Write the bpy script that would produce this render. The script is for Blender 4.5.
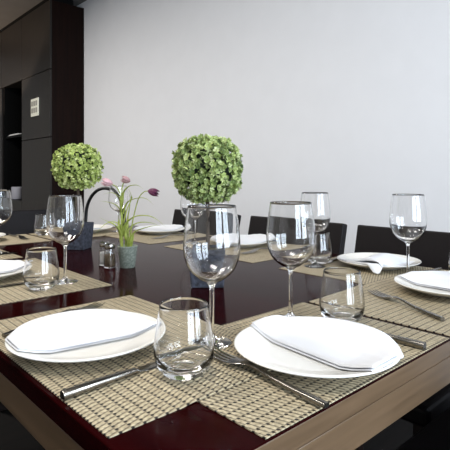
import bpy, bmesh, math, random
from mathutils import Vector, Matrix, noise

for o in list(bpy.data.objects):
    bpy.data.objects.remove(o, do_unlink=True)
S = bpy.context.scene
C = S.collection
PI = math.pi
R = math.radians

# ------------------------------------------------------------------ camera
cam_data = bpy.data.cameras.new('camera')
cam_data.sensor_width = 36.0
cam_data.lens = 477 / 450 * 36
cam_data.shift_y = -49 / 450
cam_data.clip_start = 0.02
cam = bpy.data.objects.new('camera', cam_data)
C.objects.link(cam)
cam.location = (0, 0, 1.025)
cam.rotation_euler = (R(90), 0, R(-42.5))
S.camera = cam

# ------------------------------------------------------------------ world, daylight, exposure
W = bpy.data.worlds.new('world')
S.world = W
W.use_nodes = True
bg = W.node_tree.nodes['Background']
bg.inputs['Color'].default_value = (0.75, 0.85, 1.0, 1)
bg.inputs['Strength'].default_value = 1.0
vs = S.view_settings
vs.view_transform = 'Standard'
vs.look = 'None'
vs.gamma = 1
vs.use_curve_mapping = False
vs.exposure = 0.76
S.cycles.sample_clamp_indirect = 30.0

ROOM = dict(x0=-2.6, x1=2.2, y0=-1.9, y1=7.4, h=2.78)
TABLE_Z = 0.75
WINDOWS = [(-0.62, 0.62), (0.86, 2.08)]
WIN_Z = (0.55, 2.5)


def area_light(name, loc, rot, sx, sy, power, color, shape='RECTANGLE'):
    d = bpy.data.lights.new(name, 'AREA')
    d.shape = shape
    d.size = sx
    d.size_y = sy
    d.energy = power
    d.color = color
    o = bpy.data.objects.new(name, d)
    C.objects.link(o)
    o.location = loc
    o.rotation_euler = rot
    return o


for (a, b) in WINDOWS:
    area_light('daylight', ((a + b) / 2, ROOM['y0'] - 0.16, sum(WIN_Z) / 2), (R(90), 0, 0),
               b - a, WIN_Z[1] - WIN_Z[0], 60, (0.76, 0.88, 1.0))
# added overhead fill, out of view, evens out the light on the wall
for (lx, ly, pw) in ((0.0, 0.3, 15), (0.0, 2.0, 21), (0.0, 4.1, 44)):
    area_light('overhead_fill', (lx, ly, 2.76), (0, 0, 0), 0.5, 0.9, pw, (1.0, 0.96, 0.9))
# added warm spot without a fixture, brightens the tall cabinets and nearby ceiling
sd = bpy.data.lights.new('cabinet_fill_spot', 'SPOT')
sd.energy = 110
sd.color = (1.0, 0.78, 0.58)
sd.spot_size = R(46)
sd.spot_blend = 0.25
sd.shadow_soft_size = 0.05
so = bpy.data.objects.new('cabinet_fill_spot', sd)
C.objects.link(so)
so.location = (0.2, 6.9, 1.5)
so.rotation_euler = (Vector((1.85, 5.75, 2.62)) - Vector(so.location)).to_track_quat('-Z', 'Y').to_euler()


# ------------------------------------------------------------------ materials
def lin(c):
    return tuple(((v / 255) / 12.92 if v / 255 <= 0.04045 else ((v / 255 + 0.055) / 1.055) ** 2.4) for v in c) + (1,)


def mat(name, rgb=(128, 128, 128), rough=0.5, metal=0.0, spec=0.5, coat=0.0, coat_rough=0.05, sheen=0.0):
    m = bpy.data.materials.new(name)
    m.use_nodes = True
    p = m.node_tree.nodes['Principled BSDF']
    p.inputs['Base Color'].default_value = lin(rgb)
    p.inputs['Roughness'].default_value = rough
    p.inputs['Metallic'].default_value = metal
    p.inputs['Specular IOR Level'].default_value = spec
    p.inputs['Coat Weight'].default_value = coat
    p.inputs['Coat Roughness'].default_value = coat_rough
    p.inputs['Sheen Weight'].default_value = sheen
    return m


def nodes(m):
    nt = m.node_tree
    return nt, nt.nodes['Principled BSDF']


def noise_color(m, c1, c2, scale=(5, 5, 5), nscale=4.0, detail=4, bump=0.0, lo=0.35, hi=0.65, rough=None, bdist=0.002):
    nt, p = nodes(m)
    tc = nt.nodes.new('ShaderNodeTexCoord')
    mp = nt.nodes.new('ShaderNodeMapping')
    mp.inputs['Scale'].default_value = scale
    nz = nt.nodes.new('ShaderNodeTexNoise')
    nz.inputs['Scale'].default_value = nscale
    nz.inputs['Detail'].default_value = detail
    cr = nt.nodes.new('ShaderNodeValToRGB')
    cr.color_ramp.elements[0].position = lo
    cr.color_ramp.elements[1].position = hi
    cr.color_ramp.elements[0].color = lin(c1)
    cr.color_ramp.elements[1].color = lin(c2)
    nt.links.new(tc.outputs['Object'], mp.inputs['Vector'])
    nt.links.new(mp.outputs['Vector'], nz.inputs['Vector'])
    nt.links.new(nz.outputs['Fac'], cr.inputs['Fac'])
    nt.links.new(cr.outputs['Color'], p.inputs['Base Color'])
    if rough:
        mr = nt.nodes.new('ShaderNodeMapRange')
        mr.inputs['To Min'].default_value = rough[0]
        mr.inputs['To Max'].default_value = rough[1]
        nt.links.new(nz.outputs['Fac'], mr.inputs['Value'])
        nt.links.new(mr.outputs['Result'], p.inputs['Roughness'])
    if bump:
        b = nt.nodes.new('ShaderNodeBump')
        b.inputs['Strength'].default_value = bump
        b.inputs['Distance'].default_value = bdist
        nt.links.new(nz.outputs['Fac'], b.inputs['Height'])
        nt.links.new(b.outputs['Normal'], p.inputs['Normal'])
    return m


M = {}
M['wall'] = noise_color(mat('wall_paint', rough=0.75, spec=0.3), (228, 228, 231), (230, 230, 233), nscale=1.5)
M['wall_warm'] = noise_color(mat('room_wall_paint', rough=0.85), (205, 202, 198), (212, 209, 204), nscale=1.5)
M['ceiling'] = noise_color(mat('ceiling_paint', rough=0.9), (98, 95, 92), (102, 99, 96), nscale=1.2)
M['floor'] = noise_color(mat('floor_boards', rough=0.8, spec=0.15), (11, 9, 8), (18, 14, 12), scale=(1, 12, 1), nscale=2.5, bump=0.1)
M['trim'] = mat('baseboard_paint', (190, 190, 192), 0.5)
M['frame'] = mat('window_frame_paint', (60, 60, 64), 0.4)
M['table'] = noise_color(mat('mahogany_lacquer', rough=0.2, spec=0.02), (25, 2, 3), (34, 4, 5), scale=(14, 1.2, 14),
                         nscale=3.0, rough=(0.09, 0.14))
M['apron'] = noise_color(mat('mahogany_lit_edge', rough=0.3, spec=0.6), (88, 69, 50), (102, 81, 60), scale=(2, 2, 30),
                         nscale=3.0, rough=(0.28, 0.38))  # edge wood paled: the window's sheen is put into its colour
M['cabinet'] = noise_color(mat('wenge_veneer', rough=0.5, spec=0.08), (15, 5, 3), (23, 9, 5), scale=(14, 14, 0.8), nscale=3)
M['cabinet_front'] = noise_color(mat('wenge_door_veneer', rough=0.4, spec=0.3), (28, 24, 22), (36, 31, 27), scale=(14, 14, 0.8), nscale=3)
M['niche'] = mat('niche_black', (5, 5, 5), 0.6, spec=0.1)
M['leather'] = noise_color(mat('chair_leather', rough=0.5, spec=0.2), (15, 11, 13), (21, 16, 18), nscale=90, bump=0.1, bdist=0.0005)
M['chair_wood'] = mat('chair_leg_wood', (28, 16, 13), 0.4)
M['black_tube'] = mat('black_powder_coat', (10, 10, 12), 0.35)
M['ceramic'] = mat('white_porcelain', (228, 225, 219), 0.16, spec=0.5)
M['steel'] = noise_color(mat('stainless_steel', rough=0.25, metal=1.0), (132, 127, 120), (146, 141, 134), nscale=8)
M['blade'] = mat('polished_steel', (142, 138, 132), 0.2, metal=1.0)
M['slate'] = noise_color(mat('slate_pot', rough=0.8), (20, 22, 30), (74, 78, 92), nscale=22, detail=8, bump=0.4, lo=0.3, hi=0.72)
M['zinc'] = noise_color(mat('grey_green_tin', rough=0.6), (112, 120, 110), (152, 158, 146), nscale=35, detail=6, bump=0.15)
M['soil'] = noise_color(mat('potting_soil', rough=0.95), (38, 34, 20), (86, 84, 42), nscale=90, bump=0.6)
M['trunk'] = noise_color(mat('topiary_trunk', rough=0.85), (52, 42, 34), (78, 64, 52), scale=(1, 1, 0.15), nscale=120, bump=0.4)
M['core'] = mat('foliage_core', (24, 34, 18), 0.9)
M['stem'] = noise_color(mat('flower_stem', rough=0.5), (132, 146, 54), (166, 176, 90), nscale=30)
M['pink'] = noise_color(mat('pink_petal', rough=0.6), (196, 150, 160), (222, 184, 188), nscale=140)
M['dusty'] = noise_color(mat('dusty_pink_petal', rough=0.6), (164, 122, 130), (196, 160, 158), nscale=140)
M['purple'] = noise_color(mat('purple_petal', rough=0.6), (84, 28, 66), (122, 50, 92), nscale=140)
M['salt'] = noise_color(mat('salt_grains', rough=0.9), (226, 226, 228), (242, 242, 242), nscale=500, bump=0.3)
M['pepper'] = noise_color(mat('pepper_grains', rough=0.9), (62, 48, 34), (120, 98, 72), nscale=500, bump=0.3)
M['plastic'] = mat('switch_plastic', (232, 230, 214), 0.4)
M['switch'] = mat('switch_key', (150, 146, 138), 0.4)
M['paper'] = mat('white_paper', (226, 226, 226), 0.7)
M['can'] = mat('grey_enamel', (176, 176, 186), 0.4)


def glass_mat(name, tint=(1, 1, 1, 1), ior=1.47):
    m = mat(name, (255, 255, 255), 0.0)
    nt, p = nodes(m)
    p.inputs['Base Color'].default_value = tint
    p.inputs['Transmission Weight'].default_value = 1.0
    p.inputs['IOR'].default_value = ior
    return m


M['glass'] = glass_mat('clear_glass')


def leaf_mat(name, cols):
    m = mat(name, (120, 150, 70), 0.5, spec=0.35)
    nt, p = nodes(m)
    at = nt.nodes.new('ShaderNodeAttribute')
    at.attribute_name = 'tone'
    cr = nt.nodes.new('ShaderNodeValToRGB')
    e = cr.color_ramp.elements
    e[0].position = 0.0
    e[0].color = lin(cols[0])
    e[1].position = 1.0
    e[1].color = lin(cols[-1])
    for i, c in enumerate(cols[1:-1]):
        n = e.new((i + 1) / (len(cols) - 1))
        n.color = lin(c)
    nt.links.new(at.outputs['Fac'], cr.inputs['Fac'])
    nt.links.new(cr.outputs['Color'], p.inputs['Base Color'])
    p.inputs['Subsurface Weight'].default_value = 0.0
    return m


M['leaf_a'] = leaf_mat('boxwood_leaf', [(76, 94, 52), (140, 156, 80), (186, 198, 118), (224, 230, 170)])
M['leaf_b'] = leaf_mat('grey_green_leaf', [(66, 86, 50), (118, 136, 80), (166, 180, 112), (208, 216, 166)])


def cloth_mat():
    m = mat('white_linen', (216, 216, 219), 0.85, sheen=0.1, spec=0.2)
    nt, p = nodes(m)
    tc = nt.nodes.new('ShaderNodeTexCoord')
    nz = nt.nodes.new('ShaderNodeTexNoise')
    nz.inputs['Scale'].default_value = 900
    nz2 = nt.nodes.new('ShaderNodeTexNoise')
    nz2.inputs['Scale'].default_value = 28
    ad = nt.nodes.new('ShaderNodeMath')
    ad.operation = 'MULTIPLY_ADD'
    ad.inputs[1].default_value = 0.15
    nt.links.new(tc.outputs['Object'], nz.inputs['Vector'])
    nt.links.new(tc.outputs['Object'], nz2.inputs['Vector'])
    nt.links.new(nz.outputs['Fac'], ad.inputs[0])
    nt.links.new(nz2.outputs['Fac'], ad.inputs[2])
    b = nt.nodes.new('ShaderNodeBump')
    b.inputs['Strength'].default_value = 0.25
    b.inputs['Distance'].default_value = 0.002
    nt.links.new(ad.outputs[0], b.inputs['Height'])
    nt.links.new(b.outputs['Normal'], p.inputs['Normal'])
    return m


M['linen'] = cloth_mat()


def weave_mat():
    """woven vinyl: fat pale strands in a brick bond with small dark gaps between them"""
    m = mat('woven_vinyl', (190, 172, 140), 0.55, spec=0.35)
    nt, p = nodes(m)
    L = nt.links

    def math_(op, a=None, b=None, c=None):
        n = nt.nodes.new('ShaderNodeMath')
        n.operation = op
        for i, v in enumerate((a, b, c)):
            if v is None:
                continue
            if isinstance(v, (int, float)):
                n.inputs[i].default_value = v
            else:
                L.new(v, n.inputs[i])
        return n.outputs[0]

    tc = nt.nodes.new('ShaderNodeTexCoord')
    sp = nt.nodes.new('ShaderNodeSeparateXYZ')
    L.new(tc.outputs['Object'], sp.inputs[0])
    u = math_('DIVIDE', sp.outputs['X'], 0.0078)      # across the strands
    v = math_('DIVIDE', sp.outputs['Y'], 0.0152)      # along them
    fv = math_('SUBTRACT', v, math_('FLOOR', v))
    us = math_('ADD', u, math_('MULTIPLY', math_('SUBTRACT', fv, 0.5), 0.55))
    fu = math_('SUBTRACT', us, math_('FLOOR', us))
    du = math_('ABSOLUTE', math_('SUBTRACT', fu, 0.5))
    u0 = math_('ADD', u, 0.28)
    d0 = math_('ABSOLUTE', math_('SUBTRACT', math_('SUBTRACT', u0, math_('FLOOR', u0)), 0.5))
    dv = math_('ABSOLUTE', math_('SUBTRACT', fv, 0.5))
    groove = math_('MINIMUM', math_('MULTIPLY', math_('MAXIMUM', math_('SUBTRACT', du, 0.27), 0.0), 5.5), 1.0)
    seam = math_('MINIMUM', math_('MULTIPLY', math_('MAXIMUM', math_('SUBTRACT', dv, 0.40), 0.0), 11.0), 1.0)
    hole_u = math_('MINIMUM', math_('MULTIPLY', math_('MAXIMUM', math_('SUBTRACT', d0, 0.17), 0.0), 6.0), 1.0)
    hole_v = math_('MINIMUM', math_('MULTIPLY', math_('MAXIMUM', math_('SUBTRACT', dv, 0.33), 0.0), 11.0), 1.0)
    hole = math_('MULTIPLY', hole_u, hole_v)
    d1 = math_('SUBTRACT', 0.5, d0)
    dip = math_('MULTIPLY', math_('MINIMUM', math_('MULTIPLY', math_('MAXIMUM', math_('SUBTRACT', d1, 0.2), 0.0), 6.0), 1.0),
                math_('MAXIMUM', math_('SUBTRACT', 1.0, math_('MULTIPLY', dv, 6.0)), 0.0))
    hole = math_('ADD', hole, math_('MULTIPLY', dip, 0.35))
    dark = math_('MINIMUM', math_('ADD', math_('ADD', math_('MULTIPLY', groove, 0.62), math_('MULTIPLY', seam, 0.10)),
                                  math_('MULTIPLY', hole, 1.0)), 1.0)
    nz = nt.nodes.new('ShaderNodeTexNoise')
    nz.inputs['Scale'].default_value = 160
    L.new(tc.outputs['Object'], nz.inputs['Vector'])
    tone = nt.nodes.new('ShaderNodeValToRGB')
    tone.color_ramp.elements[0].position = 0.3
    tone.color_ramp.elements[1].position = 0.7
    tone.color_ramp.elements[0].color = lin((158, 144, 118))
    tone.color_ramp.elements[1].color = lin((194, 180, 150))
    L.new(nz.outputs['Fac'], tone.inputs['Fac'])
    mx = nt.nodes.new('ShaderNodeMix')
    mx.data_type = 'RGBA'
    L.new(dark, mx.inputs['Factor'])
    L.new(tone.outputs['Color'], mx.inputs[6])
    mx.inputs[7].default_value = lin((20, 15, 10))
    L.new(mx.outputs[2], p.inputs['Base Color'])
    hgt = math_('SUBTRACT', 1.0, math_('ADD', math_('MULTIPLY', dark, 0.7), math_('MULTIPLY', math_('MULTIPLY', du, du), 1.2)))
    b = nt.nodes.new('ShaderNodeBump')
    b.inputs['Strength'].default_value = 0.8
    b.inputs['Distance'].default_value = 0.0015
    L.new(hgt, b.inputs['Height'])
    L.new(b.outputs['Normal'], p.inputs['Normal'])
    return m


M['weave'] = weave_mat()


# ------------------------------------------------------------------ builders
def link(name, bm, material, parent=None, loc=None, rotz=0.0, smooth=True, bevel=0.0, bseg=2, autos=None):
    me = bpy.data.meshes.new(name)
    bmesh.ops.recalc_face_normals(bm, faces=bm.faces)
    bm.to_mesh(me)
    bm.free()
    if smooth:
        for f in me.polygons:
            f.use_smooth = True
    o = bpy.data.objects.new(name, me)
    C.objects.link(o)
    if material:
        me.materials.append(material)
    if parent:
        o.parent = parent
    if loc is not None:
        o.location = loc
    o.rotation_euler = (0, 0, rotz)
    if bevel:
        md = o.modifiers.new('bevel', 'BEVEL')
        md.width = bevel
        md.segments = bseg
        md.limit_method = 'ANGLE'
    if autos:
        me.set_sharp_from_angle(angle=R(autos))
    return o


def tag(o, label=None, cat=None, group=None, kind=None):
    if label:
        o['label'] = label
    if cat:
        o['category'] = cat
    if group:
        o['group'] = group
    if kind:
        o['kind'] = kind
    return o


def thing(name, loc, rotz, label, cat, group=None):
    o = bpy.data.objects.new(name, None)
    o.empty_display_size = 0.05
    C.objects.link(o)
    o.location = loc
    o.rotation_euler = (0, 0, rotz)
    return tag(o, label, cat, group)


def copy_thing(o, loc, rotz, label, group=None, parent=None):
    c = o.copy()
    C.objects.link(c)
    c.location = loc
    c.rotation_euler = (0, 0, rotz)
    c['label'] = label
    if group:
        c['group'] = group

    def kids(src, dst):
        for ch in list(src.children):
            k = ch.copy()
            C.objects.link(k)
            k.parent = dst
            kids(ch, k)
    kids(o, c)
    return c


def box(bm, x0, x1, y0, y1, z0, z1):
    vs_ = [bm.verts.new((x, y, z)) for x in (x0, x1) for y in (y0, y1) for z in (z0, z1)]
    for q in ((0, 1, 3, 2), (4, 6, 7, 5), (0, 4, 5, 1), (2, 3, 7, 6), (0, 2, 6, 4), (1, 5, 7, 3)):
        bm.faces.new([vs_[i] for i in q])
    return vs_


def boxbm(*a):
    bm = bmesh.new()
    box(bm, *a)
    return bm


def lathe(profile, seg=64, bm=None, center=(0, 0)):
    """revolve (r, z) points; r == 0 closes on the axis"""
    bm = bm or bmesh.new()
    rings = []
    for r, z in profile:
        if r <= 1e-7:
            rings.append([bm.verts.new((center[0], center[1], z))])
        else:
            rings.append([bm.verts.new((center[0] + r * math.cos(2 * PI * i / seg), center[1] + r * math.sin(2 * PI * i / seg), z))
                          for i in range(seg)])
    for a, b in zip(rings[:-1], rings[1:]):
        for i in range(seg):
            j = (i + 1) % seg
            if len(a) == 1 and len(b) == 1:
                continue
            if len(a) == 1:
                bm.faces.new((a[0], b[i], b[j]))
            elif len(b) == 1:
                bm.faces.new((a[i], a[j], b[0]))
            else:
                bm.faces.new((a[i], a[j], b[j], b[i]))
    return bm


def spline(pts, n=8):
    """Catmull-Rom through pts"""
    pts = [Vector(p) for p in pts]
    out = []
    P = [pts[0] * 2 - pts[1]] + pts + [pts[-1] * 2 - pts[-2]]
    for i in range(1, len(P) - 2):
        for k in range(n):
            t = k / n
            a, b, c, d = P[i - 1], P[i], P[i + 1], P[i + 2]
            out.append(0.5 * ((2 * b) + (c - a) * t + (2 * a - 5 * b + 4 * c - d) * t * t + (3 * b - a - 3 * c + d) * t ** 3))
    out.append(pts[-1])
    return out


def tube(bm, pts, radii, seg=10, flat=1.0, up=Vector((0, 0, 1))):
    """skin a tube through pts; flat < 1 squashes it across 'up' """
    pts = [Vector(p) for p in pts]
    if isinstance(radii, (int, float)):
        radii = [radii] * len(pts)
    rings = []
    for i, p in enumerate(pts):
        t = (pts[min(i + 1, len(pts) - 1)] - pts[max(i - 1, 0)]).normalized()
        s = t.cross(up)
        if s.length < 1e-3:
            s = t.cross(Vector((1, 0, 0)))
        s.normalize()
        n = s.cross(t).normalized()
        rings.append([bm.verts.new(p + (s * math.cos(2 * PI * k / seg) + n * flat * math.sin(2 * PI * k / seg)) * radii[i])
                      for k in range(seg)])
    for a, b in zip(rings[:-1], rings[1:]):
        for i in range(seg):
            j = (i + 1) % seg
            bm.faces.new((a[i], a[j], b[j], b[i]))
    bm.faces.new(rings[0][::-1])
    bm.faces.new(rings[-1])


def structure(name, bm, m, **k):
    return tag(link(name, bm, m, smooth=False, **k), kind='structure')


# ------------------------------------------------------------------ the room
x0, x1, y0, y1, hh = ROOM['x0'], ROOM['x1'], ROOM['y0'], ROOM['y1'], ROOM['h']
T = 0.12
structure('floor', boxbm(x0 - T, x1 + T, y0 - T, y1 + T, -0.1, 0), M['floor'])
structure('ceiling', boxbm(x0 - T, x1 + T, y0 - T, y1 + T, hh, hh + 0.1), M['ceiling'])
structure('wall_right', boxbm(x1, x1 + T, y0 - T, y1 + T, 0, hh), M['wall'])
structure('wall_left', boxbm(x0 - T, x0, y0 - T, y1 + T, 0, hh), M['wall_warm'])
structure('wall_back', boxbm(x0, x1, y1, y1 + T, 0, hh), M['wall_warm'])
bm = bmesh.new()
xs = [x0] + [v for w in WINDOWS for v in w] + [x1]
for i in range(0, len(xs), 2):
    box(bm, xs[i], xs[i + 1], y0 - T, y0, 0, hh)
for (a, b) in WINDOWS:
    box(bm, a, b, y0 - T, y0, 0, WIN_Z[0])
    box(bm, a, b, y0 - T, y0, WIN_Z[1], hh)
structure('wall_front', bm, M['wall_warm'])
for i, (a, b) in enumerate(WINDOWS):
    bm = bmesh.new()
    z0, z1 = WIN_Z
    t = 0.05
    ya, yb = y0 - 0.09, y0 - 0.03
    box(bm, a, a + t, ya, yb, z0, z1)
    box(bm, b - t, b, ya, yb, z0, z1)
    box(bm, a + t, b - t, ya, yb, z0, z0 + t)
    box(bm, a + t, b - t, ya, yb, z1 - t, z1)
    mid = (a + b) / 2
    box(bm, mid - 0.025, mid + 0.025, ya, yb, z0 + t, z1 - t)
    box(bm, a + t, mid - 0.025, ya, yb, 1.75, 1.79)
    box(bm, mid + 0.025, b - t, ya, yb, 1.75, 1.79)
    structure('window_%d' % (i + 1), bm, M['frame'])
structure('baseboard_right', boxbm(x1 - 0.015, x1, y0, 4.49, 0, 0.1), M['trim'])

# ------------------------------------------------------------------ tall cabinets (front plane XC, first one's side at Y 4.5)
XC = 1.85
TOPZ = 2.715


def cabinet_box(name, ya, yb, label):
    return thing(name, (XC, (ya + yb) / 2, 0), 0, label, 'cabinet', 'tall dark cabinets along the wall')


ca = cabinet_box('tall_cabinet', 4.5, 5.25, 'tall dark wood cabinet with closed doors and a wall switch, nearest the grey wall')
w = 0.375
bm = bmesh.new()
box(bm, 0.02, x1 - XC - 0.002, -w, w, 0.0, TOPZ)
link('body', bm, M['cabinet'], ca, smooth=False, bevel=0.002)
for nm, z0, z1 in (('door', 2.058, TOPZ), ('door', 1.405, 2.05), ('door', 0.06, 1.397)):
    link(nm, boxbm(0, 0.0195, -w, w - 0.003, z0, z1), M['cabinet_front'], ca, smooth=False, bevel=0.0015)

cb = cabinet_box('tall_cabinet', 5.252, 5.9, 'tall dark wood cabinet with an open black niche, behind the one with the switch')
w = 0.324
bm = bmesh.new()
D = x1 - XC - 0.002
box(bm, 0.02, D, -w, w, 2.06, TOPZ)
box(bm, 0.02, D, -w, w, 0.0, 0.76)
box(bm, 0.02, D, -w, -w + 0.03, 0.76, 2.06)
box(bm, 0.02, D, w - 0.03, w, 0.76, 2.06)
box(bm, D - 0.02, D, -w + 0.03, w - 0.03, 0.76, 2.06)
link('body', bm, M['niche'], cb, smooth=False)
link('door', boxbm(0, 0.0195, -w, w - 0.003, 2.058, TOPZ), M['cabinet_front'], cb, smooth=False, bevel=0.0015)
link('door', boxbm(0, 0.0195, -w, w - 0.003, 0.06, 0.757), M['cabinet_front'], cb, smooth=False, bevel=0.0015)
link('shelf', boxbm(0.03, D - 0.021, -w + 0.031, w - 0.031, 1.46, 1.485), M['niche'], cb, smooth=False)

cc = cabinet_box('tall_cabinet', 5.902, 6.9, 'tall dark wood cabinet farthest away, at the left edge past the niche')
w = 0.499
bm = bmesh.new()
box(bm, 0.02, D, -w, w, 0.0, TOPZ)
link('body', bm, M['cabinet'], cc, smooth=False)
link('door', boxbm(0, 0.0195, -w, w - 0.003, 2.058, TOPZ), M['cabinet_front'], cc, smooth=False, bevel=0.0015)
link('door', boxbm(0, 0.0195, -w, w - 0.003, 0.06, 2.05), M['cabinet_front'], cc, smooth=False, bevel=0.0015)
structure('trim_1', boxbm(XC + 0.03, x1 - 0.1, 4.53, 6.9, TOPZ + 0.001, hh - 0.001), M['niche'])

sw = thing('light_switch', (XC - 0.001, 4.865, 1.72), 0, 'pale switch plate with dark keys on the tall cabinet door', 'light switch')
link('plate', boxbm(-0.009, 0, -0.098, 0.098, -0.09, 0.09), M['plastic'], sw, smooth=False, bevel=0.002)
for kz in (0.04, -0.03):
    for ky in (-0.056, 0, 0.056):
        link('key', boxbm(-0.013, -0.0085, ky - 0.019, ky + 0.019, kz - 0.024, kz + 0.024), M['switch'], sw, smooth=False, bevel=0.001)

bm = lathe([(0, 0), (0.055, 0), (0.06, 0.006), (0.06, 0.136), (0.057, 0.139), (0.054, 0.135), (0.054, 0.012), (0, 0.01)], 40)
tag(link('canister', bm, M['can'], None, (XC + 0.085, 5.64, 0.761), autos=40),
    'pale grey round canister standing at the bottom of the cabinet niche', 'canister')
bm = bmesh.new()
for k in range(5):
    box(bm, -0.13 + 0.003 * k, 0.12, -0.15, 0.15 - 0.004 * k, 0.004 * k, 0.004 * k + 0.0036)
tag(link('paper_stack', bm, M['paper'], None, (XC + 0.17, 5.65, 1.4855), smooth=False),
    'small white paper stack on the shelf of the cabinet niche', 'papers')

# ------------------------------------------------------------------ the table
TX0, TX1, TY0, TY1 = 0.240, 1.424, 0.334, 2.31
tb = thing('dining_table', ((TX0 + TX1) / 2, (TY0 + TY1) / 2, 0), 0,
           'large glossy dark mahogany dining table laid for a meal', 'table')
hx, hy = (TX1 - TX0) / 2, (TY1 - TY0) / 2
top_o = link('tabletop', boxbm(-hx, hx, -hy, hy, TABLE_Z - 0.027, TABLE_Z), M['table'], tb, smooth=False, bevel=0.0018, bseg=3)
top_o.data.materials.append(M['apron'])          # end edges paler, window light put into the colour
for f in top_o.data.polygons:
    if abs(f.normal.y) > 0.5:
        f.material_index = 1
bm = bmesh.new()
at_ = 0.03
za, zb = TABLE_Z - 0.073, TABLE_Z - 0.0282
e = 0.0012
box(bm, -hx + e, hx - e, -hy + e, -hy + at_, za, zb)
box(bm, -hx + e, hx - e, hy - at_, hy - e, za, zb)
box(bm, -hx + e, -hx + at_, -hy + at_, hy - at_, za, zb)
box(bm, hx - at_, hx - e, -hy + at_, hy - at_, za, zb)
link('apron', bm, M['apron'], tb, smooth=False, bevel=0.001)
for sx in (-1, 1):
    for sy in (-1, 1):
        cx, cy = sx * (hx - 0.075), sy * (hy - 0.075)
        link('leg', boxbm(cx - 0.04, cx + 0.04, cy - 0.04, cy + 0.04, 0, TABLE_Z - 0.0275), M['table'], tb, smooth=False, bevel=0.003)


# ------------------------------------------------------------------ chairs
def slab(bm, path, w_, th):
    """upholstered panel: a closed section swept along path (y,z points), width w_ along x"""
    n = len(path)
    pr = [Vector((0, p[0], p[1])) for p in path]
    L_, R_ = [], []
    for i, p in enumerate(pr):
        t = (pr[min(i + 1, n - 1)] - pr[max(i - 1, 0)]).normalized()
        nrm = Vector((0, -t.z, t.y))
        L_.append(p + nrm * th / 2)
        R_.append(p - nrm * th / 2)
    loop = L_ + R_[::-1]
    a = [bm.verts.new((-w_ / 2, p.y, p.z)) for p in loop]
    b = [bm.verts.new((w_ / 2, p.y, p.z)) for p in loop]
    for i in range(len(loop)):
        j = (i + 1) % len(loop)
        bm.faces.new((a[i], a[j], b[j], b[i]))
    for i in range(n - 1):
        bm.faces.new((a[i], a[i + 1], a[2 * n - 2 - i], a[2 * n - 1 - i]))
        bm.faces.new((b[i], b[2 * n - 1 - i], b[2 * n - 2 - i], b[i + 1]))


def make_chair(loc, rz, label):
    # local: diner faces +Y, the backrest's top edge stands at y = 0
    t = thing('dining_chair', loc, rz, label, 'chair', 'dark leather chairs around the table')
    bm = bmesh.new()
    slab(bm, [(0.075, 0.44), (0.062, 0.52), (0.045, 0.63), (0.022, 0.74), (0.0, 0.837)], 0.51, 0.032)
    link('backrest', bm, M['leather'], t, smooth=False, bevel=0.006, bseg=3)
    link('seat', boxbm(-0.235, 0.235, 0.07, 0.49, 0.415, 0.468), M['leather'], t, smooth=False, bevel=0.014, bseg=3)
    for sx in (-1, 1):
        for yy in (0.1, 0.455):
            link('leg', boxbm(sx * 0.205 - 0.018, sx * 0.205 + 0.018, yy - 0.018, yy + 0.018, 0, 0.4152), M['chair_wood'], t,
                 smooth=False, bevel=0.003)
    return t


ch = make_chair((1.615, 0.745, 0), R(90), 'dark leather chair behind the plate with triangle napkin, rightmost on the far side')
copy_thing(ch, (1.615, 1.315, 0), R(90), 'dark leather chair behind the middle place of the far side')
copy_thing(ch, (1.615, 1.912, 0), R(90), 'dark leather chair behind the farthest place along the grey wall side')
copy_thing(ch, (0.90, 2.66, 0), R(180), 'dark leather chair at the far table end, before the tall cabinets at left')
copy_thing(ch, (1.065, 0.0, 0), R(0), 'dark leather chair tucked under the near right table corner')

# a hoop-backed chair standing beyond the table
hc = thing('hoop_chair', (1.62, 3.0, 0), R(180 - 62), 'black chair with an arched tube back beyond the flower pot', 'chair')
bm = bmesh.new()
pts = []
for k in range(25):
    a = PI * k / 24
    pts.append((-0.155 * math.cos(a), 0, 0.74 + 0.20 * math.sin(a)))
pts = [(-0.165, 0.02, 0.44), (-0.16, 0.01, 0.6)] + pts + [(0.16, 0.01, 0.6), (0.165, 0.02, 0.44)]
tube(bm, spline(pts, 3), 0.0115, 10, up=Vector((0, 1, 0)))
link('back_hoop', bm, M['black_tube'], hc)
link('seat', lathe([(0, 0.425), (0.17, 0.425), (0.185, 0.435), (0.185, 0.455), (0.17, 0.465), (0, 0.465)], 40), M['leather'], hc,
     (0, 0.16, 0), autos=40)
for a in (45, 135, 225, 315):
    bm = bmesh.new()
    ca_, sa_ = math.cos(R(a)), math.sin(R(a))
    tube(bm, [(0.13 * ca_, 0.16 + 0.13 * sa_, 0.426), (0.19 * ca_, 0.16 + 0.19 * sa_, 0.0)], 0.011, 10)
    link('leg', bm, M['black_tube'], hc)

# ------------------------------------------------------------------ place mats
MAT_T = 0.0016


def sstep(a, b, x):
    t = min(1, max(0, (x - a) / (b - a)))
    return t * t * (3 - 2 * t)


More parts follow.
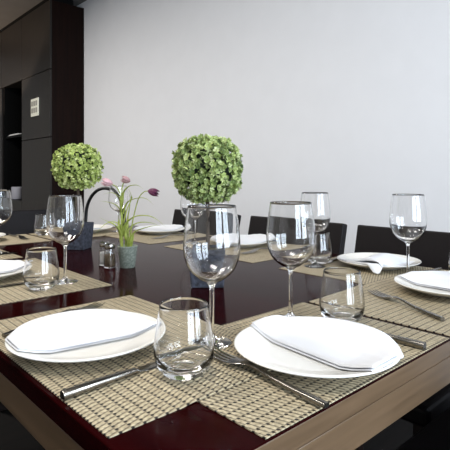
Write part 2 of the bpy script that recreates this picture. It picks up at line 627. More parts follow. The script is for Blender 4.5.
def placemat(xa, xb, ya, yb, label, along_y=False, over=None, rot=0.0):
    """over = (x0,x1,y0,y1) of a mat lying below: this one climbs over it"""
    cx, cy = (xa + xb) / 2, (ya + yb) / 2
    nx, ny = max(8, int((xb - xa) / 0.012)), max(8, int((yb - ya) / 0.012))
    bm = bmesh.new()

    def lift(x, y):
        if not over:
            return 0.0
        a, b, c, d = over
        g = 0.022
        k = sstep(a - g, a - 0.001, x) * (1 - sstep(b + 0.001, b + g, x)) * sstep(c - g, c - 0.001, y) * (1 - sstep(d + 0.001, d + g, y))
        return k * (MAT_T + 0.0003)
    top, bot = [], []
    for i in range(nx + 1):
        rt, rb = [], []
        for j in range(ny + 1):
            x, y = xa + (xb - xa) * i / nx, ya + (yb - ya) * j / ny
            lz = lift(x, y)
            lx, ly = x - cx, y - cy
            if along_y:
                lx, ly = ly, -lx
            rt.append(bm.verts.new((lx, ly, MAT_T + lz)))
            rb.append(bm.verts.new((lx, ly, 0.0002 + lz)))
        top.append(rt)
        bot.append(rb)
    for i in range(nx):
        for j in range(ny):
            bm.faces.new((top[i][j], top[i + 1][j], top[i + 1][j + 1], top[i][j + 1]))
            bm.faces.new((bot[i][j], bot[i][j + 1], bot[i + 1][j + 1], bot[i + 1][j]))
    for i in range(nx):
        bm.faces.new((top[i][0], bot[i][0], bot[i + 1][0], top[i + 1][0]))
        bm.faces.new((top[i][ny], top[i + 1][ny], bot[i + 1][ny], bot[i][ny]))
    for j in range(ny):
        bm.faces.new((top[0][j], top[0][j + 1], bot[0][j + 1], bot[0][j]))
        bm.faces.new((top[nx][j], bot[nx][j], bot[nx][j + 1], top[nx][j + 1]))
    o = link('placemat', bm, M['weave'], None, (cx, cy, TABLE_Z), R(90) if along_y else 0.0, smooth=True, autos=40)
    o.rotation_euler.z += R(rot)
    return tag(o, label, 'placemat', 'woven beige placemats on the table')


R1 = (0.367, 0.823, 0.338, 0.648)
R2 = (0.837, 1.295, 0.338, 0.645)
F1 = (1.073, 1.412, 0.45, 0.935)
F3 = (1.073, 1.412, 1.62, 2.12)
L3 = (0.247, 0.585, 1.645, 2.13)
placemat(*R1, 'woven beige placemat under the front right plate, at the bottom of the picture')
placemat(*F1, 'woven beige placemat under the plate with triangle napkin', True)
placemat(*R2, 'woven beige placemat at the right edge, under the fork pointing away', over=F1)
placemat(0.247, 0.58, 0.45, 0.955, 'woven beige placemat under the front left plate and the front tumbler', True, over=R1)
placemat(0.247, 0.60, 1.075, 1.59, 'woven beige placemat under the left tumbler and left wine glass', True)
placemat(*L3, 'woven beige placemat whose corner shows at the left edge behind the left plate', True)
placemat(1.08, 1.412, 1.052, 1.53, 'woven beige placemat behind the front wine glasses, middle of the far side', True)
placemat(*F3, 'woven beige placemat behind the flower pot', True)
placemat(0.355, 0.825, 1.985, 2.295, 'woven beige placemat at the far table end, reaching the left edge', over=L3)
placemat(0.84, 1.30, 1.985, 2.295, 'woven beige placemat at the far table end, behind the dark square pot', over=F3)

# ------------------------------------------------------------------ plates
PLATE = [(0.0, 0.0035), (0.058, 0.0035), (0.061, 0.0), (0.066, 0.0), (0.069, 0.003), (0.09, 0.0075), (0.112, 0.0155), (0.1205, 0.0195),
         (0.1222, 0.021), (0.1215, 0.0222), (0.119, 0.0222), (0.111, 0.0195), (0.09, 0.0125), (0.075, 0.0085), (0.066, 0.0074), (0.0, 0.007)]
ZM = TABLE_Z + MAT_T + 0.0002


def plate_top(r):
    if r < 0.066:
        return 0.0072
    if r < 0.09:
        return 0.0074 + (0.0125 - 0.0074) * (r - 0.066) / 0.024
    if r < 0.119:
        return 0.0125 + (0.0222 - 0.0125) * (r - 0.09) / 0.029
    return 0.0222


plate0 = None
GP = 'white dinner plates'


def plate(x, y, label, dz=0.0):
    global plate0
    if plate0 is None:
        plate0 = link('dinner_plate', lathe(PLATE, 96), M['ceramic'], None, (x, y, ZM + dz))
        tag(plate0, label, 'plate', GP)
        return plate0
    return copy_thing(plate0, (x, y, ZM + dz), 0, label, GP)


# ------------------------------------------------------------------ folded napkins, in the frame of a plate (x across, y along the fold)
def napkin(loc, rotz, label, outlines, bulge=0.0035, th=0.0026, seed=0):
    """outlines: one outline(t, s) -> (x, y) per folded layer, t, s in 0..1; the layers follow the plate and hang over its rim"""
    t_ = thing('napkin', loc, rotz, label, 'napkin', 'folded white napkins')
    nt_, ns_ = 48, 26

    def ground(r):
        if r <= 0.1222:
            return max(plate_top(r), 0.0082)
        return 0.0222 - min(0.0185, 3.2 * (r - 0.1222) ** 1.2)
    for L_, outline in enumerate(outlines):
        bm = bmesh.new()
        top, bot = {}, {}
        for i in range(nt_ + 1):
            for j in range(ns_ + 1):
                t, s = i / nt_, j / ns_
                x, y = outline(t, s)
                base = ground(math.hypot(x, y)) + 0.0006 + L_ * (th + 0.0006)
                e1 = min(1, min(s, 1 - s) / 0.07)
                e2 = min(1, min(t, 1 - t) / 0.035)
                rd = math.sqrt(1 - (1 - e1) ** 2) * math.sqrt(1 - (1 - e2) ** 2)
                bl = bulge * (0.35 + 0.65 * L_) * (math.sin(PI * s) ** 0.7 if 0 < s < 1 else 0) * (0.5 + 0.5 * math.sin(PI * t))
                puff = 0.0016 * noise.noise((s * 2.2 + seed, t * 3.0, L_ + seed * 3.1)) + 0.0009 * noise.noise((s * 7, t * 3 + seed, 7 + L_))
                lo = base + bl * 0.6
                top[i, j] = bm.verts.new((x, y, base + th * 0.5 + bl + (puff + th * 0.5) * rd))
                bot[i, j] = bm.verts.new((x, y, base + th * 0.5 * (1 - rd) if not L_ else lo + th * 0.4 * (1 - rd)))
        for i in range(nt_):
            for j in range(ns_):
                bm.faces.new((top[i, j], top[i + 1, j], top[i + 1, j + 1], top[i, j + 1]))
                bm.faces.new((bot[i, j], bot[i, j + 1], bot[i + 1, j + 1], bot[i + 1, j]))
        for i in range(nt_):
            bm.faces.new((top[i, 0], bot[i, 0], bot[i + 1, 0], top[i + 1, 0]))
            bm.faces.new((top[i, ns_], top[i + 1, ns_], bot[i + 1, ns_], bot[i, ns_]))
        for j in range(ns_):
            bm.faces.new((top[0, j], top[0, j + 1], bot[0, j + 1], bot[0, j]))
            bm.faces.new((top[nt_, j], bot[nt_, j], bot[nt_, j + 1], top[nt_, j + 1]))
        link('fold', bm, M['linen'], t_)
    return t_


def half_cover(xa, xb, sign, ya=0.118, yb=-0.128, inset=0.0, out=0.1205, neck=0.06):
    """cloth on one half of the plate: straight fold from (xa, ya) to (xb, yb), outer side along the rim, corners rounded"""
    def f(t, s):
        u, v = 2 * t - 1, 2 * s - 1
        v2 = v * (1 - 0.16 * u ** 6) if v > 0 else v
        u2 = u * (1 - 0.07 * v ** 6) if v > 0 else u
        t, s = (u2 + 1) / 2, (v2 + 1) / 2
        y = ya + (yb - ya) * t
        xi = xa + (xb - xa) * t + sign * inset
        xo = sign * max(math.sqrt(max(0, out * out - y * y)), neck)
        return xi + (xo - xi) * s, y
    return f


def flap(p0, p1, p2, p3):
    """four-cornered flap"""
    def f(t, s):
        a = Vector(p0).lerp(Vector(p1), s)
        b = Vector(p3).lerp(Vector(p2), s)
        q = a.lerp(b, t)
        return q.x, q.y
    return f


def pair(xa, xb, sign, **k):
    return [half_cover(xa, xb, sign, **k), half_cover(xa, xb, sign, **dict(k, inset=0.0025, out=0.1180, ya=k.get('ya', 0.118) - 0.004,
                                                                             yb=k.get('yb', -0.128) + 0.002, neck=k.get('neck', 0.06) - 0.003))]


# ------------------------------------------------------------------ cutlery (local: handle end at origin, tip towards +Y)
def loft(bm, secs, seg=12, ky=1.0, kw=1.0):
    """secs: (y, zc, width, thickness, xoff)"""
    rings = []
    for (y, zc, w_, th, xo) in secs:
        y, w_, xo, th = y * ky, w_ * kw, xo * kw, th * kw
        ring = []
        for k in range(seg):
            a = 2 * PI * k / seg
            c, s = math.cos(a), math.sin(a)
            e_ = 0.55
            ring.append(bm.verts.new((xo + w_ / 2 * math.copysign(abs(c) ** e_, c), y, zc + th / 2 * math.copysign(abs(s) ** e_, s))))
        rings.append(ring)
    for a, b in zip(rings[:-1], rings[1:]):
        for i in range(seg):
            j = (i + 1) % seg
            bm.faces.new((a[i], a[j], b[j], b[i]))
    bm.faces.new(rings[0][::-1])
    bm.faces.new(rings[-1])


fork0 = knife0 = None


def fork(x, y, rz, label, dz=0.0):
    global fork0
    if fork0 is None:
        t = fork0 = thing('fork', (x, y, ZM + dz), rz, label, 'fork', 'steel forks')
        bm = bmesh.new()
        loft(bm, [(0, 0.0045, 0.0088, 0.0055, 0), (0.012, 0.0045, 0.0092, 0.006, 0), (0.05, 0.0050, 0.0086, 0.005, 0),
                  (0.085, 0.0068, 0.0072, 0.0042, 0), (0.106, 0.0096, 0.0060, 0.0036, 0), (0.120, 0.0110, 0.0064, 0.003, 0),
                  (0.130, 0.0108, 0.0105, 0.0026, 0)], 12, 1.07, 1.12)
        link('handle', bm, M['steel'], t, autos=50)
        bm = bmesh.new()
        loft(bm, [(0.1295, 0.0108, 0.0102, 0.0026, 0), (0.137, 0.0100, 0.0182, 0.0023, 0), (0.147, 0.0078, 0.0236, 0.002, 0),
                  (0.157, 0.0056, 0.0248, 0.0019, 0), (0.164, 0.0044, 0.0250, 0.0018, 0)], 12, 1.07, 1.12)
        link('head', bm, M['blade'], t, autos=50)
        for k in range(4):
            xo = (-0.0101, -0.0034, 0.0034, 0.0101)[k]
            bm = bmesh.new()
            loft(bm, [(0.1635, 0.0044, 0.0043, 0.0018, xo), (0.178, 0.0032, 0.0039, 0.0017, xo), (0.196, 0.0032, 0.0034, 0.0016, xo * 0.98),
                      (0.209, 0.0047, 0.0026, 0.0014, xo * 0.96), (0.217, 0.0062, 0.0012, 0.0009, xo * 0.95)], 8, 1.07, 1.12)
            link('tine', bm, M['blade'], t, autos=50)
        return t
    return copy_thing(fork0, (x, y, ZM + dz), rz, label)


def knife(x, y, rz, label, dz=0.0):
    global knife0
    if knife0 is None:
        t = knife0 = thing('table_knife', (x, y, ZM + dz), rz, label, 'knife', 'steel table knives')
        bm = bmesh.new()
        loft(bm, [(0, 0.0062, 0.0102, 0.0088, 0), (0.001, 0.0062, 0.0108, 0.0095, 0), (0.05, 0.0060, 0.0100, 0.0088, 0),
                  (0.09, 0.0054, 0.0090, 0.0078, 0), (0.108, 0.0048, 0.0080, 0.0066, 0)], 12, 1.0, 1.1)
        link('handle', bm, M['steel'], t, autos=50)
        bm = bmesh.new()
        loft(bm, [(0.1078, 0.0044, 0.0078, 0.006, 0), (0.114, 0.0034, 0.0120, 0.003, -0.001), (0.125, 0.0024, 0.0178, 0.002, -0.003),
                  (0.17, 0.0022, 0.0196, 0.0019, -0.003), (0.205, 0.0022, 0.0186, 0.0018, -0.0025), (0.222, 0.0022, 0.0135, 0.0016, 0.0),
                  (0.232, 0.0022, 0.005, 0.0012, 0.004)])
        link('blade', bm, M['blade'], t, autos=50)
        return t
    return copy_thing(knife0, (x, y, ZM + dz), rz, label)


# ------------------------------------------------------------------ glasses
def wine_profile():
    out = spline([(p[0], p[1], 0) for p in
                  [(0.0040, 0.018), (0.0036, 0.045), (0.0036, 0.078), (0.0044, 0.091), (0.0095, 0.0985), (0.0220, 0.1055), (0.0362, 0.119),
                   (0.0444, 0.138), (0.0466, 0.156), (0.0454, 0.178), (0.0426, 0.202), (0.0394, 0.2232)]], 6)
    inn = spline([(p[0], p[1], 0) for p in
                  [(0.0388, 0.2232), (0.0419, 0.202), (0.0446, 0.178), (0.0457, 0.156), (0.0434, 0.1385), (0.0350, 0.1202), (0.0205, 0.1075),
                   (0.008, 0.1032), (0.0, 0.1025)]], 6)
    foot = [(0.0, 0.0), (0.0305, 0.0), (0.0322, 0.0008), (0.0322, 0.0016), (0.030, 0.0022), (0.018, 0.0042), (0.009, 0.0072), (0.0055, 0.0115)]
    return foot + [(p.x, p.y) for p in out] + [(0.0391, 0.2235)] + [(max(0, p.x), p.y) for p in inn]


wine0 = tumb0 = None


def wine(x, y, label, dz=0.0, s=1.0):
    global wine0
    if wine0 is None:
        wine0 = tag(link('wine_glass', lathe(wine_profile(), 72), M['glass'], None, (x, y, ZM + dz)), label, 'wine glass',
                    'clear stemmed wine glasses')
        return wine0
    return copy_thing(wine0, (x, y, ZM + dz), 0, label)


def tumbler_profile():
    out = spline([(p[0], p[1], 0) for p in
                  [(0.0255, 0.0008), (0.0305, 0.0045), (0.0368, 0.0125), (0.0405, 0.0225), (0.0415, 0.033), (0.0402, 0.048), (0.0372, 0.068),
                   (0.0335, 0.0928)]], 6)
    inn = spline([(p[0], p[1], 0) for p in
                  [(0.0328, 0.0928), (0.0364, 0.068), (0.0392, 0.048), (0.0403, 0.034), (0.0386, 0.0245), (0.0330, 0.0165), (0.022, 0.0118),
                   (0.008, 0.0105), (0.0, 0.0104)]], 6)
    return [(0.0, 0.0022), (0.017, 0.0016), (0.0235, 0.0)] + [(p.x, p.y) for p in out] + [(0.0332, 0.0931)] + [(max(0, p.x), p.y) for p in inn]


def tumbler(x, y, label, dz=0.0):
    global tumb0
    if tumb0 is None:
        tumb0 = tag(link('tumbler', lathe([(r_ * 1.0, z_ * 1.04) for r_, z_ in tumbler_profile()], 72), M['glass'], None, (x, y, ZM + dz)), label, 'tumbler',
                    'clear stemless tumblers')
        return tumb0
    return copy_thing(tumb0, (x, y, ZM + dz), 0, label)


# ------------------------------------------------------------------ laying the table
UP = MAT_T + 0.0003      # a mat lying on another mat
# front left place (diner at the left side, facing +X)
plate(0.357, 0.717, 'white dinner plate at front left, on the mat under the front tumbler')
napkin((0.357, 0.717, ZM), R(-90), 'folded white napkin lying across the front left plate',
       pair(0.048, 0.012, -1, ya=0.108, yb=-0.115, neck=0.058), seed=1)
knife(0.246, 0.562, R(-90 + 3), 'steel table knife in front of the front left plate')
fork(0.268, 0.845, R(-90 + 19), 'steel fork whose tines show behind the front left plate')
wine(0.508, 0.586, 'large clear wine glass at front centre, before the middle potted tree', UP)
tumbler(0.401, 0.521, 'clear tumbler at front centre, between the two front plates', UP)
# front right place (diner at the near end, facing +Y)
plate(0.584, 0.437, 'white dinner plate at front right, beside the fork nearest the table edge', UP * 0.5)
napkin((0.584, 0.437, ZM + UP * 0.5), R(0), 'folded white napkin draped over the right of the front right plate',
       pair(-0.016, -0.036, 1, ya=0.124, yb=-0.119, neck=0.061), seed=2, bulge=0.0065)
fork(0.462, 0.329, R(-4), 'steel fork nearest the front table edge, left of the front right plate', UP)
knife(0.737, 0.340, R(1), 'steel table knife right of the front right plate, handle at the table edge')
wine(0.707, 0.586, 'clear wine glass behind the front right plate, second of the front pair')
tumbler(0.765, 0.511, 'clear tumbler right of the front right plate, on the seam between two mats')
# right place (diner at the near end, facing +Y)
plate(1.142, 0.469, 'white dinner plate cut off by the right edge of the picture', UP)
napkin((1.142, 0.469, ZM + UP), R(0), 'folded white napkin on the plate cut off by the right edge',
       pair(-0.030, -0.03, 1, ya=0.114, yb=-0.12), seed=3)
fork(0.908, 0.385, R(-26), 'steel fork on the right mat, its tines pointing at the far right wine glass')
wine(1.197, 0.597, 'clear wine glass standing before the rightmost chair back', UP)
tumbler(1.336, 0.508, 'clear tumbler just showing at the right edge of the picture', 0)
# far side places (diners facing -X)
plate(1.318, 0.752, 'white dinner plate with triangle napkin, before the rightmost chair')
napkin((1.318, 0.752, ZM), R(90), 'white napkin with a folded triangle flap, on the plate before the rightmost chair',
       [flap((0.085, 0.088), (-0.070, 0.128), (-0.090, -0.055), (0.055, -0.085)),
        flap((0.010, 0.112), (-0.072, 0.106), (-0.070, -0.060), (0.040, -0.060))], seed=4, bulge=0.030)
fork(1.400, 0.600, R(90 - 3), 'steel fork behind the far right wine glass stem')
knife(1.385, 0.890, R(90), 'steel table knife left of the plate with triangle napkin')
wine(1.174, 0.879, 'clear wine glass right behind the second front wine glass')
tumbler(1.226, 0.905, 'clear tumbler beside the wine glass behind the second front one')
plate(1.315, 1.345, 'white dinner plate in the middle of the far side, seen between the front wine glasses')
napkin((1.315, 1.345, ZM), R(90), 'folded white napkin on the far plate between the front wine glasses',
       pair(-0.075, -0.075, 1), seed=5, bulge=0.012)
fork(1.385, 1.185, R(90), 'steel fork right of the far middle plate')
wine(1.18, 1.48, 'clear wine glass partly hidden behind the front centre wine glass, on the far side')
plate(1.315, 1.90, 'white dinner plate behind the flower stems, farthest on the far side')
napkin((1.315, 1.90, ZM), R(90), 'folded white napkin on the plate behind the flower stems',
       pair(-0.02, -0.03, 1), seed=6)
fork(1.385, 1.73, R(90), 'steel fork right of the plate behind the flower stems')
knife(1.385, 2.055, R(90), 'steel table knife left of the plate behind the flower stems', UP)
wine(1.19, 2.07, 'clear wine glass behind the flower stems', UP)
# left places
plate(0.385, 1.388, 'white dinner plate cut off at the left edge, behind the left tumbler')
napkin((0.385, 1.388, ZM), R(-90), 'folded white napkin on the plate at the left edge',
       pair(0.03, 0.02, -1), seed=7)
knife(0.262, 1.232, R(-90), 'steel table knife before the plate at the left edge')
fork(0.332, 1.545, R(-90 - 8), 'steel fork seen through the left tumbler')
wine(0.527, 1.185, 'clear wine glass at left, beside the left tumbler')
tumbler(0.454, 1.155, 'clear tumbler at left beside the left wine glass')
wine(0.546, 1.781, 'clear wine glass cut off by the left edge of the picture')
knife(0.368, 1.745, R(-90), 'steel table knife at the left edge, on the mat behind the left plate')
# far end places (diners facing -Y)
plate(0.575, 2.185, 'white dinner plate at the far end, mostly outside the left edge', UP)
fork(0.752, 2.293, R(180), 'steel fork on the far end mat behind the left edge wine glass', 0)
plate(1.08, 2.175, 'white dinner plate at the far end, half hidden by the dark square pot', UP)
napkin((1.08, 2.175, ZM + UP), R(180), 'folded white napkin on the plate half hidden by the square pot',
       pair(-0.02, -0.03, 1), seed=8)
fork(1.245, 2.29, R(180), 'steel fork beside the plate half hidden by the square pot', UP)
tumbler(0.873, 2.20, 'clear tumbler far away behind the left wine glass')


# ------------------------------------------------------------------ potted trees
def leaf_ball(seed, rad, mname, lean=0.0, n=1500):
    rnd = random.Random(seed)
    bm = bmesh.new()
    tones = []

    def leaf(p, nrm, size, tone, spin):
        nrm = nrm.normalized()
        a = nrm.orthogonal().normalized()
        a.rotate(Matrix.Rotation(spin, 3, nrm))
        b = nrm.cross(a)
        cup = size * 0.22
        ring = []
        c = bm.verts.new(p + a * size * 0.5)
        for k in range(7):
            th_ = 2 * PI * k / 7
            ring.append(bm.verts.new(p + a * (size * 0.5 + math.cos(th_) * size * 0.55) + b * math.sin(th_) * size * 0.42 + nrm * cup))
        for k in range(7):
            f = bm.faces.new((c, ring[k], ring[(k + 1) % 7]))
            tones.append(tone)
    n_ros = int(n / 1.35)
    for i in range(n_ros):
        zz = 1 - 2 * (i + 0.5) / n_ros
        ph = i * 2.399963 + rnd.uniform(-0.25, 0.25)
        rr = math.sqrt(max(0, 1 - zz * zz))
        d = Vector((rr * math.cos(ph), rr * math.sin(ph), zz))
        # slightly squared ball
        sq = 1.0 / (abs(d.x) ** 4 + abs(d.y) ** 4 + abs(d.z) ** 4) ** 0.25
        base = rad * (0.42 + 0.58 * min(sq, 1.16) / 1.05)
        deep = rnd.random() ** 2 * 0.24
        p = d * base * (0.97 - deep + rnd.uniform(-0.03, 0.08))
        p.z *= 0.97
        big = rnd.uniform(0.8, 1.25)
        t0 = rnd.gauss(0.56, 0.2)
        axis = (d + Vector((rnd.gauss(0, .5), rnd.gauss(0, .5), rnd.gauss(0.15, .5)))).normalized()
        e1 = axis.orthogonal().normalized()
        e2 = axis.cross(e1)
        rot0 = rnd.uniform(0, 6.28)
        for ring_, cnt, tilt, sz in ((0, 5, 1.0, 0.0068), (1, 3, 0.4, 0.0050)):
            for k in range(cnt):
                a = rot0 + ring_ * 0.6 + 2 * PI * k / cnt + rnd.uniform(-.25, .25)
                out = e1 * math.cos(a) + e2 * math.sin(a)
                dirn = (out * math.sin(tilt) + axis * math.cos(tilt)).normalized()
                nr = (axis * math.sin(tilt) - out * math.cos(tilt)).normalized()
                side = dirn.cross(nr)
                s_ = sz * big * rnd.uniform(0.85, 1.15)
                q = p + axis * 0.002 * ring_ + dirn * 0.0015
                cen = bm.verts.new(q + dirn * s_ * 0.55)
                rg = []
                for m_ in range(8):
                    th_ = 2 * PI * m_ / 8
                    rg.append(bm.verts.new(q + dirn * (s_ * 0.55 - math.cos(th_) * s_ * 0.6) + side * math.sin(th_) * s_ * 0.44
                                           + nr * s_ * 0.14))
                tn = min(1, max(0, t0 + 0.16 * ring_ + rnd.gauss(0, 0.08)))
                for m_ in range(8):
                    bm.faces.new((cen, rg[m_], rg[(m_ + 1) % 8]))
                    tones.append(tn)
    me = bpy.data.meshes.new('foliage')
    bm.to_mesh(me)
    bm.free()
    at = me.attributes.new('tone', 'FLOAT', 'FACE')
    for i, v in enumerate(tones):
        at.data[i].value = v
    me.materials.append(M[mname])
    return me


def topiary(loc, rz, label, seed, rad, ball_z, mname, off=(0, 0), pot=(0.04, 0.0475, 0.092), n=1500):
    t = thing('potted_topiary', loc, rz, label, 'potted plant', 'ball shaped potted trees on the table')
    b0, b1, ph = pot
    bm = bmesh.new()
    prof = [(b0, 0.0), (b1, ph), (b1 - 0.006, ph), (b1 - 0.008, ph - 0.016)]
    rings = []
    for r_, z_ in prof:
        rings.append([bm.verts.new((sx * r_, sy * r_, z_)) for sx, sy in ((-1, -1), (1, -1), (1, 1), (-1, 1))])
    for a, b in zip(rings[:-1], rings[1:]):
        for i in range(4):
            j = (i + 1) % 4
            bm.faces.new((a[i], a[j], b[j], b[i]))
    bm.faces.new(rings[0][::-1])
    bm.faces.new(rings[-1])
    link('pot', bm, M['slate'], t, smooth=False, bevel=0.003)
    link('soil', boxbm(-b1 + 0.0095, b1 - 0.0095, -b1 + 0.0095, b1 - 0.0095, ph - 0.0155, ph - 0.008), M['soil'], t, smooth=False)
    bm = bmesh.new()
    tube(bm, spline([(0, 0, ph - 0.012), (off[0] * .4 + .002, off[1] * .4, ph + (ball_z - ph) * 0.4), (off[0], off[1], ball_z)], 6), 0.0052, 10)
    link('trunk', bm, M['trunk'], t)
    fo = bpy.data.objects.new('foliage', leaf_ball(seed, rad, mname, n=n))
    C.objects.link(fo)
    fo.parent = t
    fo.location = (off[0], off[1], ball_z)
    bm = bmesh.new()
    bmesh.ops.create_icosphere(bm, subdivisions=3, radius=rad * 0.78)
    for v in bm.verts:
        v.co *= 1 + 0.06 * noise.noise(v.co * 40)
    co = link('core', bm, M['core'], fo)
    return t


topiary((0.784, 0.921, TABLE_Z), R(49), 'ball shaped potted tree in the middle, behind the front wine glass', 3, 0.084, 0.292, 'leaf_b')
topiary((0.809, 1.705, TABLE_Z), R(40), 'ball shaped potted tree at left, before the dark cabinet', 8, 0.083, 0.310, 'leaf_a', off=(-0.014, -0.005),
        pot=(0.038, 0.0455, 0.098))

# ------------------------------------------------------------------ flower pot
fp = thing('potted_flowers', (0.757, 1.262, TABLE_Z), R(-42.5), 'small grey tin pot of pink and purple bell flowers', 'potted plant')
link('pot', lathe([(0, 0), (0.0215, 0), (0.0225, 0.001), (0.029, 0.060), (0.0298, 0.0615), (0.0302, 0.0635), (0.0292, 0.065), (0.0282, 0.0635),
                   (0.0272, 0.058), (0.026, 0.056)], 48), M['zinc'], fp, autos=40)
link('soil', lathe([(0, 0.0575), (0.014, 0.058), (0.0262, 0.0558), (0.0262, 0.0545), (0, 0.0545)], 32), M['soil'], fp)
# local x = right in the picture, local y = away; 1 px = 3.0 mm here, z = 0 at the pot's foot


def fl(px, py, d=0.0):
    return ((px - 128.5) * 0.00303, d, (266.5 - py) * 0.00303 + 0.001)


def blade(pts, w0, label=None, name='leaf'):
    P = spline(pts, 7)
    n = len(P)
    bm = bmesh.new()
    rad = [1.95 * w0 * (0.55 + 0.45 * math.sin(PI * min(1, 0.15 + i / n))) * (1 - (i / (n - 1)) ** 3) + 0.0002 for i in range(n)]
    tube(bm, P, rad, 8, flat=0.3)
    return link(name, bm, M['stem'], fp)


def stemtube(pts, r0, r1):
    P = spline(pts, 8)
    bm = bmesh.new()
    tube(bm, P, [r0 + (r1 - r0) * i / (len(P) - 1) for i in range(len(P))], 8)
    return link('stem', bm, M['stem'], fp)


def bell(at_, direction, length, rad, m):
    """hanging bell flower of six petals"""
    bm = bmesh.new()
    q = Vector((0, 0, 1)).rotation_difference(Vector(direction).normalized())
    prof = [(0.0008, 0.0), (0.45, 0.10), (0.85, 0.34), (1.0, 0.6), (0.9, 0.85), (0.70, 1.0)]
    for k in range(6):
        a0 = 2 * PI * k / 6
        grid = []
        for i in range(9):
            s = i / 8 * (len(prof) - 1)
            i0 = min(int(s), len(prof) - 2)
            f_ = s - i0
            r_ = (prof[i0][0] + (prof[i0 + 1][0] - prof[i0][0]) * f_) * rad
            z_ = (prof[i0][1] + (prof[i0 + 1][1] - prof[i0][1]) * f_) * length
            wd = (0.62 if i < 6 else 0.62 - 0.2 * (i - 5))
            row = []
            for j in range(-2, 3):
                a = a0 + wd * j / 2
                rr_ = r_ * (1.0 + (0.08 if k % 2 else 0.0) - 0.05 * abs(j))
                zz = z_ + (0.0012 * (2 - abs(j)) if i == 8 else 0)
                row.append(bm.verts.new(q @ Vector((rr_ * math.cos(a), rr_ * math.sin(a), zz)) + Vector(at_)))
            grid.append(row)
        for i in range(8):
            for j in range(4):
                bm.faces.new((grid[i][j], grid[i][j + 1], grid[i + 1][j + 1], grid[i + 1][j]))
    o = link('flower', bm, m, fp)
    md = o.modifiers.new('thick', 'SOLIDIFY')
    md.thickness = 0.0006
    return o


stemtube([fl(123.5, 248), fl(123, 225), fl(122.6, 205), fl(123, 188), fl(125.5, 182), fl(129, 181)], 0.0024, 0.0013)           # dusty pink
stemtube([fl(122.5, 248, -.003), fl(122.5, 222, -.004), fl(122, 198, -.004), fl(118, 187.5, -.003), fl(112, 184)], 0.0022, 0.0012)  # pink
stemtube([fl(130, 248, .002), fl(132, 230, .0), fl(136, 211, -.003), fl(140, 198, -.005), fl(145, 192, -.006), fl(150, 191, -.006)], 0.0022, 0.0012)
bell(fl(114, 184, 0), (-1, -0.1, 0.28), 0.034, 0.0118, M['pink'])['label'] = 'pale pink bell flower'
bell(fl(131.5, 181.5, 0), (-0.95, -0.2, 0.35), 0.028, 0.0108, M['dusty'])['label'] = 'dusty pink bell flower'
bell(fl(149, 190.5, -.006), (0.95, -0.2, -0.25), 0.034, 0.0118, M['purple'])['label'] = 'dark purple bell flower'
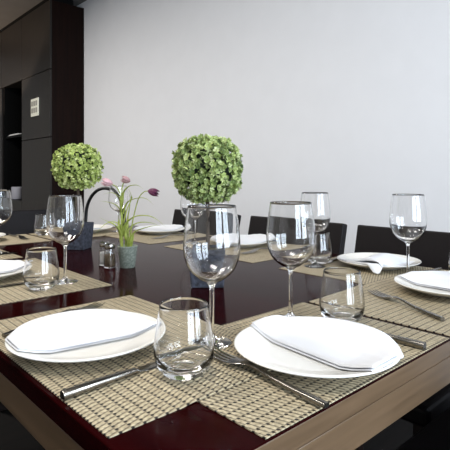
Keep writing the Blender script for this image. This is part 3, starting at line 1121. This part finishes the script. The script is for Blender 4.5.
for pts, w_ in (
        ([fl(124, 214), fl(127, 205, -.005), fl(132, 200, -.01), fl(143, 197.5, -.015), fl(150, 199.5, -.02), fl(156, 205, -.02)], 0.0024),
        ([fl(123, 205), fl(124.5, 193, -.004), fl(130, 186.5, -.01), fl(137, 185, -.015), fl(141, 186, -.015), fl(145, 189, -.015)], 0.0026),
        ([fl(124, 236), fl(127, 224, -.01), fl(137, 216, -.02), fl(150, 215, -.025), fl(159, 218.5, -.03), fl(168, 226, -.03)], 0.0032),
        ([fl(126, 248), fl(129, 231, .0), fl(137, 223.5, .01), fl(150, 223, .015), fl(161, 227, .02)], 0.0034),
        ([fl(129, 248), fl(131, 239, -.015), fl(137, 231, -.02), fl(148, 226.5, -.03), fl(157, 224.5, -.03), fl(165, 224, -.03)], 0.0030),
        ([fl(123, 248), fl(121.5, 232, -.01), fl(117, 224, -.02), fl(111, 222, -.02), fl(105, 226, -.025), fl(99, 234, -.03)], 0.0032),
        ([fl(123, 240), fl(121, 227, .01), fl(115, 222.5, .015), fl(107, 222, .02), fl(98, 217.5, .02)], 0.0024),
        ([fl(123, 222), fl(121, 211, .01), fl(115, 204.5, .01), fl(107, 202, .01), fl(99, 201, .01)], 0.0022),
        ([fl(122.6, 212), fl(121.5, 199, -.01), fl(117, 193.5, -.015), fl(112, 192.5, -.02), fl(106, 194, -.02)], 0.0020),
        ([fl(130.5, 248), fl(127.5, 225, .01), fl(129.5, 207, .015), fl(130, 198, .015), fl(127.5, 190, .015)], 0.0022),
        ([fl(124, 224), fl(127, 210, .012), fl(131, 199, .02), fl(129, 191, .02), fl(125.5, 188, .02)], 0.0018),
        ([fl(124.5, 248), fl(120.5, 234, .0), fl(119.5, 220, .005), fl(121.5, 206, .005)], 0.0022),
        ([fl(131, 248), fl(133, 240, -.012), fl(135.5, 233, -.02), fl(140, 229, -.02)], 0.0034),
        ([fl(130, 248), fl(127.5, 238, -.012), fl(128.5, 229, -.015), fl(133, 222, -.015)], 0.0028),
):
    blade(pts, w_)


# ------------------------------------------------------------------ shakers
def shaker(x, y, label, fill, fname):
    t = thing('shaker', (x, y, TABLE_Z), R(20), label, 'shaker', 'glass salt and pepper shakers')
    prof = [(0, 0), (0.0165, 0), (0.0178, 0.0015), (0.0178, 0.012), (0.0170, 0.036), (0.0160, 0.05), (0.0135, 0.0545), (0.0135, 0.057),
            (0.0122, 0.057), (0.0122, 0.054), (0.0145, 0.049), (0.0155, 0.036), (0.0160, 0.012), (0.0152, 0.004), (0, 0.0035)]
    link('jar', lathe(prof, 32), M['glass'], t, autos=45)
    link(fname, lathe([(0, 0.0038), (0.0150, 0.0042), (0.0158, 0.012), (0.0153, 0.036), (0.0148, 0.040), (0, 0.0415)], 32), fill, t)
    bm = lathe([(0, 0.0572), (0.0152, 0.0572), (0.0158, 0.0585), (0.0158, 0.0665), (0.0146, 0.0705), (0.009, 0.0728), (0, 0.0735)], 36)
    c = link('cap', bm, M['blade'], t, autos=40)
    bm = bmesh.new()
    for k in range(7):
        a = 2 * PI * k / 6
        r_ = 0.0065 if k < 6 else 0
        lathe([(0, 0.0736), (0.0009, 0.0736), (0.0009, 0.0715), (0, 0.0715)], 8, bm, (r_ * math.cos(a), r_ * math.sin(a)))
    link('holes', bm, M['niche'], c)
    return t


shaker(0.722, 1.338, 'glass salt shaker filled with white salt, left of the pepper shaker', M['salt'], 'salt')
shaker(0.714, 1.292, 'glass pepper shaker filled with brown pepper, beside the tin flower pot', M['pepper'], 'pepper')
